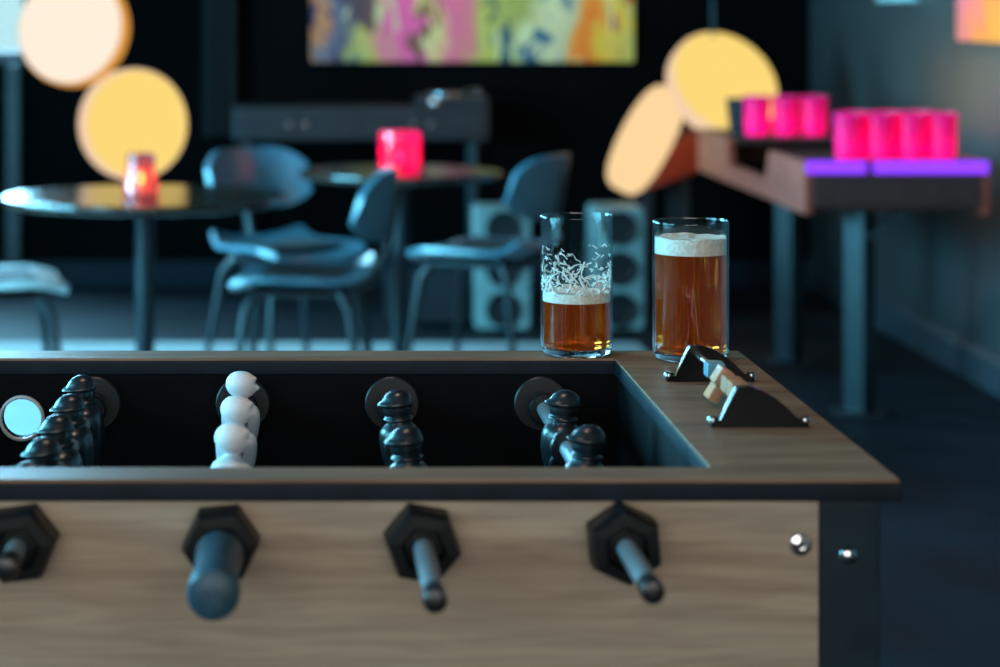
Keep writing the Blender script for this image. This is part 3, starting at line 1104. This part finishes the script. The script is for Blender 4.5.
# ================================================================== things along the back wall
# painting
def painting_mat(hw):
    m = mat('painting_art', rough=.7, spec=.2)
    nt = m.node_tree
    N, L = nt.nodes, nt.links
    tc = N.new('ShaderNodeTexCoord')

    def noise(scale, mpscale, detail, dist):
        mp = N.new('ShaderNodeMapping')
        mp.inputs['Scale'].default_value = mpscale
        L.new(tc.outputs['Object'], mp.inputs['Vector'])
        n = N.new('ShaderNodeTexNoise')
        n.inputs['Scale'].default_value = scale
        n.inputs['Detail'].default_value = detail
        n.inputs['Distortion'].default_value = dist
        L.new(mp.outputs['Vector'], n.inputs['Vector'])
        return n.outputs['Fac']

    def math_(op, a, b):
        k = N.new('ShaderNodeMath')
        k.operation = op
        for i, v in enumerate((a, b)):
            if isinstance(v, (int, float)):
                k.inputs[i].default_value = v
            else:
                L.new(v, k.inputs[i])
        return k.outputs[0]

    def ramp(fac, stops):
        r = N.new('ShaderNodeValToRGB')
        cr = r.color_ramp
        while len(cr.elements) < len(stops):
            cr.elements.new(.5)
        for e_, (p, c) in zip(cr.elements, stops):
            e_.position = p
            e_.color = c
        L.new(fac, r.inputs['Fac'])
        return r.outputs['Color']

    def mixc(f, a, b):
        x = N.new('ShaderNodeMix')
        x.data_type = 'RGBA'
        L.new(f, x.inputs[0])
        L.new(a, x.inputs[6])
        L.new(b, x.inputs[7])
        return x.outputs[2]
    sp = N.new('ShaderNodeSeparateXYZ')
    L.new(tc.outputs['Object'], sp.inputs[0])
    u = math_('ADD', math_('MULTIPLY', sp.outputs['X'], .5 / hw), .5)
    u = math_('ADD', u, math_('MULTIPLY', math_('SUBTRACT', noise(6, (1, 1, .6), 2, .5), .5), .26))
    base = ramp(u, [(.0, lin(200, 120, 80)), (.04, lin(104, 98, 116)), (.11, lin(100, 96, 110)), (.14, lin(176, 160, 80)), (.22, lin(204, 160, 90)), (.27, lin(236, 92, 140)), (.34, lin(236, 92, 140)),
                    (.36, lin(222, 190, 110)), (.41, lin(230, 100, 130)), (.49, lin(214, 120, 110)), (.53, lin(188, 172, 84)), (.66, lin(158, 152, 80)), (.72, lin(214, 200, 150)), (.80, lin(200, 182, 140)),
                    (.84, lin(240, 140, 50)), (.90, lin(240, 110, 40)), (.94, lin(236, 176, 60)), (1., lin(196, 176, 96))])
    f2 = ramp(noise(8, (1.3, 1, .6), 2, 1.0), [(.56, (0, 0, 0, 1)), (.62, (1, 1, 1, 1))])
    dark = ramp(u, [(.0, lin(60, 50, 80)), (.45, lin(140, 90, 50)), (.6, lin(24, 70, 86)), (.8, lin(40, 96, 130)), (1., lin(190, 90, 40))])
    c1 = mixc(f2, base, dark)
    f3 = ramp(noise(11, (1.2, 1, .45), 1.5, .8), [(.62, (0, 0, 0, 1)), (.70, (1, 1, 1, 1))])
    lite = ramp(u, [(.0, lin(190, 170, 150)), (.4, lin(216, 196, 120)), (.7, lin(206, 204, 150)), (1., lin(250, 200, 110))])
    c2 = mixc(f3, c1, lite)
    L.new(c2, N['Principled BSDF'].inputs['Base Color'])
    return m


pa, pb = at(311, 62, WYB - .04), at(634, 62, WYB - .04)
PN = thing('painted_picture', 'wide colourful abstract painting on the black back wall', 'painting', ((pa.x + pb.x) / 2, WYB - .001, pa.z))
hw = (pb.x - pa.x) / 2
MB().box((-hw, -.04, 0), (hw, -.006, .86), .004).build('canvas', painting_mat(hw), PN)
MB().box((-hw + .03, -.010, .03), (hw - .03, 0, .83)).build('stretcher', M['pong_dark'], PN)

# pictures on the right wall
p3 = art_mat('poster_art', [(.30, lin(255, 150, 40)), (.45, lin(255, 120, 50)), (.58, lin(250, 100, 100)), (.70, lin(240, 130, 150))], (.5, .6, 1.0), 2.2, .3)
PS1 = thing('wall_picture', 'orange and pink picture on the slate wall above the near cups', 'picture', (WXR - .0005, 7.70, at(1000, 41, 8.30).z))
MB().box((-.03, -.66, 0), (-.004, -.02, .60), .004).build('panel', p3, PS1)
MB().box((-.03, .02, 0), (-.004, .64, .60), .004).build('panel', p3, PS1)
MB().box((-.008, -.60, .05), (0, .58, .55)).build('backing', M['edge_black'], PS1)
p4 = mat('pale_poster', lin(170, 196, 196), .6)
noisy(p4, lin(150, 180, 182), lin(190, 210, 208), (1, 1, 1), 6)
PS2 = thing('pale_picture', 'pale blue picture high on the slate wall behind the cups', 'picture', (WXR - .0005, 9.22, 1.313))
MB().box((-.03, -.28, 0), (-.004, .28, .5), .004).build('panel', p4, PS2)
MB().box((-.008, -.25, .03), (0, .25, .47)).build('backing', M['edge_black'], PS2)

# hanging curtain
cz0, cz1 = .70, 2.7
rows = []
xa, xb = at(203, 0, 10.8).x, at(236, 0, 10.8).x
grid = []
for i in range(9):
    u = i / 8
    row = []
    for j in range(33):
        v = j / 32
        row.append(Vector((xa + (xb - xa) * v, 10.80 + .018 * math.sin(v * 6 * PI) * (1 - .3 * u), cz0 + (cz1 - cz0) * u)))
    grid.append(row)
t = MB().shell(grid, .006).build('curtain', M['curtain'], None, ang=60)
tag(t, 'narrow dark grey curtain hanging on the black back wall', 'curtain')

# long console with a record player on it
YC = 10.45
ca_, cb_ = at(233, 107, YC), at(489, 141, YC)
CS = thing('console_cabinet', 'long dark grey console standing against the back wall', 'cabinet', ((ca_.x + cb_.x) / 2, YC + .2, 0))
hw = (cb_.x - ca_.x) / 2
zb_, zt_ = cb_.z, ca_.z
MB().box((-hw, -.2, zb_), (hw, .2, zt_), .008).build('body', M['console'], CS)
for k in range(4):
    x = -hw + .02 + k * (2 * hw - .04) / 4
    w = (2 * hw - .04) / 4 - .015
    d = MB().box((x, -.212, zb_ + .015), (x + w, -.199, zt_ - .015), .003).build('door', M['console'], CS)
    MB().lathe([(.004, 0), (.004, .012), (.012, .016), (.013, .022), (.009, .026)], 16, T(x + (w - .03 if k % 2 == 0 else .03), -.212, (zb_ + zt_) / 2) @ ROTX).build('knob', M['steel'], d)
for sx_ in (-hw + .06, hw - .06):
    for sy_ in (-.15, .15):
        MB().tube([(sx_, sy_, zb_ + .003), (sx_, sy_, 0)], [.018, .012], 12).build('leg', M['black_metal'], CS)
RP = thing('record_player', 'small record player with a silver plate on the long console', 'record player', (at(452, 100, YC).x, YC + .12, zt_))
MB().box((-.16, -.13, 0), (.16, .13, .045), .006).build('plinth', M['console'], RP)
MB().lathe([(.10, .045), (.105, .048), (.105, .058), (.10, .062)], 40, T(-.02, 0, 0)).build('platter', M['steel'], RP)
MB().tube([(.125, .08, .07), (.12, -.02, .07), (.06, -.07, .066)], .005, 8).build('tone_arm', M['steel'], RP)
MB().lathe([(.016, .045), (.016, .072), (.01, .076)], 16, T(.125, .08, 0)).build('arm_pivot', M['steel'], RP)
MB().lathe([(.018, 0), (.018, .012), (.012, .015)], 16, T(-.08, -.13, .022) @ ROTX).build('knob', M['chrome'], RP)

# pale speakers with round cones
def speaker(label, px0, px1, ptop, Y, n):
    a, b = at(px0, ptop, Y), at(px1, ptop, Y)
    w = (b.x - a.x) / 2
    g = thing('speaker_cabinet', label, 'speaker', ((a.x + b.x) / 2, Y, 0), 0, 'pale speakers by the back wall')
    MB().box((-w, 0, 0), (w, .26, a.z), .018).build('body', M['speaker_pale'], g)
    for k in range(n):
        zc = a.z * (k + .5) / n
        r = min(w * .68, a.z / n * .40)
        c = MB().lathe([(r, 0), (r * 1.08, .004), (r * 1.08, .010), (r * .98, .012), (r * .9, .006), (r * .35, -.004 + .006), (r * .3, .010), (.001, .016)], 40, T(0, .001, zc) @ ROTX).build('cone', M['speaker_cone'], g)
    return g


speaker('pale speaker cabinet behind the chair, nearer to the round table', 476, 531, 208, 9.45, 3)
speaker('pale speaker cabinet showing past the half-empty beer glass', 594, 645, 208, 9.45, 3)
CR = thing('storage_crate', 'dark crate on the floor under the far chair', 'crate', (at(436, 0, 9.6).x - .04, 9.7, 0))
MB().box((-.16, -.14, .012), (.16, .14, .25), .006).build('body', M['black_metal'], CR)
MB().box((-.165, -.145, .23), (.165, .145, .262), .005).build('lid', M['edge_black'], CR)
for sx_ in (-.12, .12):
    MB().box((sx_ - .015, -.10, 0), (sx_ + .015, .10, .013)).build('runner', M['black_metal'], CR)

# ================================================================== light
def area(name, loc, tgt, sx_, sy_, col, power):
    l = bpy.data.lights.new(name, 'AREA')
    l.shape = 'RECTANGLE'
    l.size, l.size_y = sx_, sy_
    l.color = col
    l.energy = power
    o = bpy.data.objects.new(name, l)
    COL.objects.link(o)
    o.location = loc
    o.rotation_euler = (Vector(tgt) - Vector(loc)).to_track_quat('-Z', 'Y').to_euler()
    return o


TEAL = (.16, .70, 1.0)
area('daylight_left_near', (WXL - .25, 1.7, 1.7), (0, 1.7, 1.6), 2.8, 2.0, TEAL, 330)
area('daylight_left_far', (WXL - .25, 6.0, 1.7), (0, 6.0, 1.6), 2.8, 2.0, TEAL, 1080)
area('fill_front', (-.3, WYF - .25, 1.75), (-.3, 3, 1.0), 3.8, 1.7, (1.0, .90, .80), 105)  # warm fill through the added front window, lights the side panel
area('daylight_back', (-2.1, WYB + .25, 1.83), (-.6, 5, .3), 1.58, 1.5, (.26, .70, 1.0), 370)


def spot(name, loc, tgt, col, power, ang=40):
    l = bpy.data.lights.new(name, 'SPOT')
    l.spot_size = math.radians(ang)
    l.spot_blend = .5
    l.shadow_soft_size = .03
    l.color = col
    l.energy = power
    o = bpy.data.objects.new(name, l)
    COL.objects.link(o)
    o.location = loc
    o.rotation_euler = (Vector(tgt) - Vector(loc)).to_track_quat('-Z', 'Y').to_euler()
    return o


def added_spot(label, loc, tgt, col, power, ang):  # out-of-view spotlight with housing and stem, added to brighten its target
    g = thing('fill_spotlight', label, 'spotlight', (loc[0], loc[1], CEIL))
    d = (Vector(tgt) - Vector(loc)).normalized()
    q = d.to_track_quat('Z', 'Y').to_matrix().to_4x4()
    c = Vector((0, 0, loc[2] - CEIL))
    MB().lathe([(.02, -.10), (.045, -.095), (.05, -.08), (.05, .03), (.046, .03), (.045, -.02), (.002, -.03)], 24, Matrix.Translation(c) @ q).build('housing', M['black_metal'], g)
    MB().tube([(0, 0, 0), (0, 0, c.z + .03)], .008, 8).build('stem', M['black_metal'], g)
    spot('fill_spot', tuple(Vector(loc) + d * .04), tgt, col, power, ang)


added_spot('unseen ceiling spotlight added to brighten the wide painting', (.77, 9.3, 2.75), (.77, 10.9, 1.2), (1.0, .84, .68), 80, 60)  # added lamp, lifts the painting off the black wall
added_spot('unseen ceiling spotlight added to brighten the orange wall picture', (1.4, 7.6, 2.75), (2.33, 7.7, 1.4), (1.0, .88, .78), 130, 45)  # added lamp, makes the orange picture bright

added_spot('unseen ceiling spotlight added to brighten the foosball rails', (-.1, 2.0, 2.75), (.05, 2.2, .93), (1.0, .76, .58), 30, 60)  # added lamp, warms and lightens the rail tops

# world: dim cool daylight seen through the windows
w = bpy.data.worlds.new('World')
SC.world = w
w.use_nodes = True
bg = w.node_tree.nodes['Background']
bg.inputs['Color'].default_value = (.55, .92, 1.0, 1)
bg.inputs['Strength'].default_value = 1.0

# ================================================================== camera
cd_ = bpy.data.cameras.new('camera')
cam = bpy.data.objects.new('camera', cd_)
COL.objects.link(cam)
cam.location = (0, 0, H)
cam.rotation_euler = (PI / 2, 0, 0)
cd_.sensor_width = 36.
cd_.lens = F * 36 / 1000
cd_.shift_x = (500 - VX) / 1000
cd_.shift_y = -(333.5 - VY) / 1000
cd_.dof.use_dof = True
cd_.dof.focus_distance = 2.45
cd_.dof.aperture_fstop = 4.8
cd_.clip_start = .05
SC.camera = cam
SC.view_settings.view_transform = 'Standard'
SC.view_settings.look = 'None'
SC.view_settings.exposure = 0.
SC.view_settings.gamma = 1.
SC.view_settings.use_curve_mapping = False
SC.cycles.max_bounces = 16
SC.cycles.transmission_bounces = 16
SC.cycles.transparent_max_bounces = 16
SC.cycles.sample_clamp_indirect = 6.
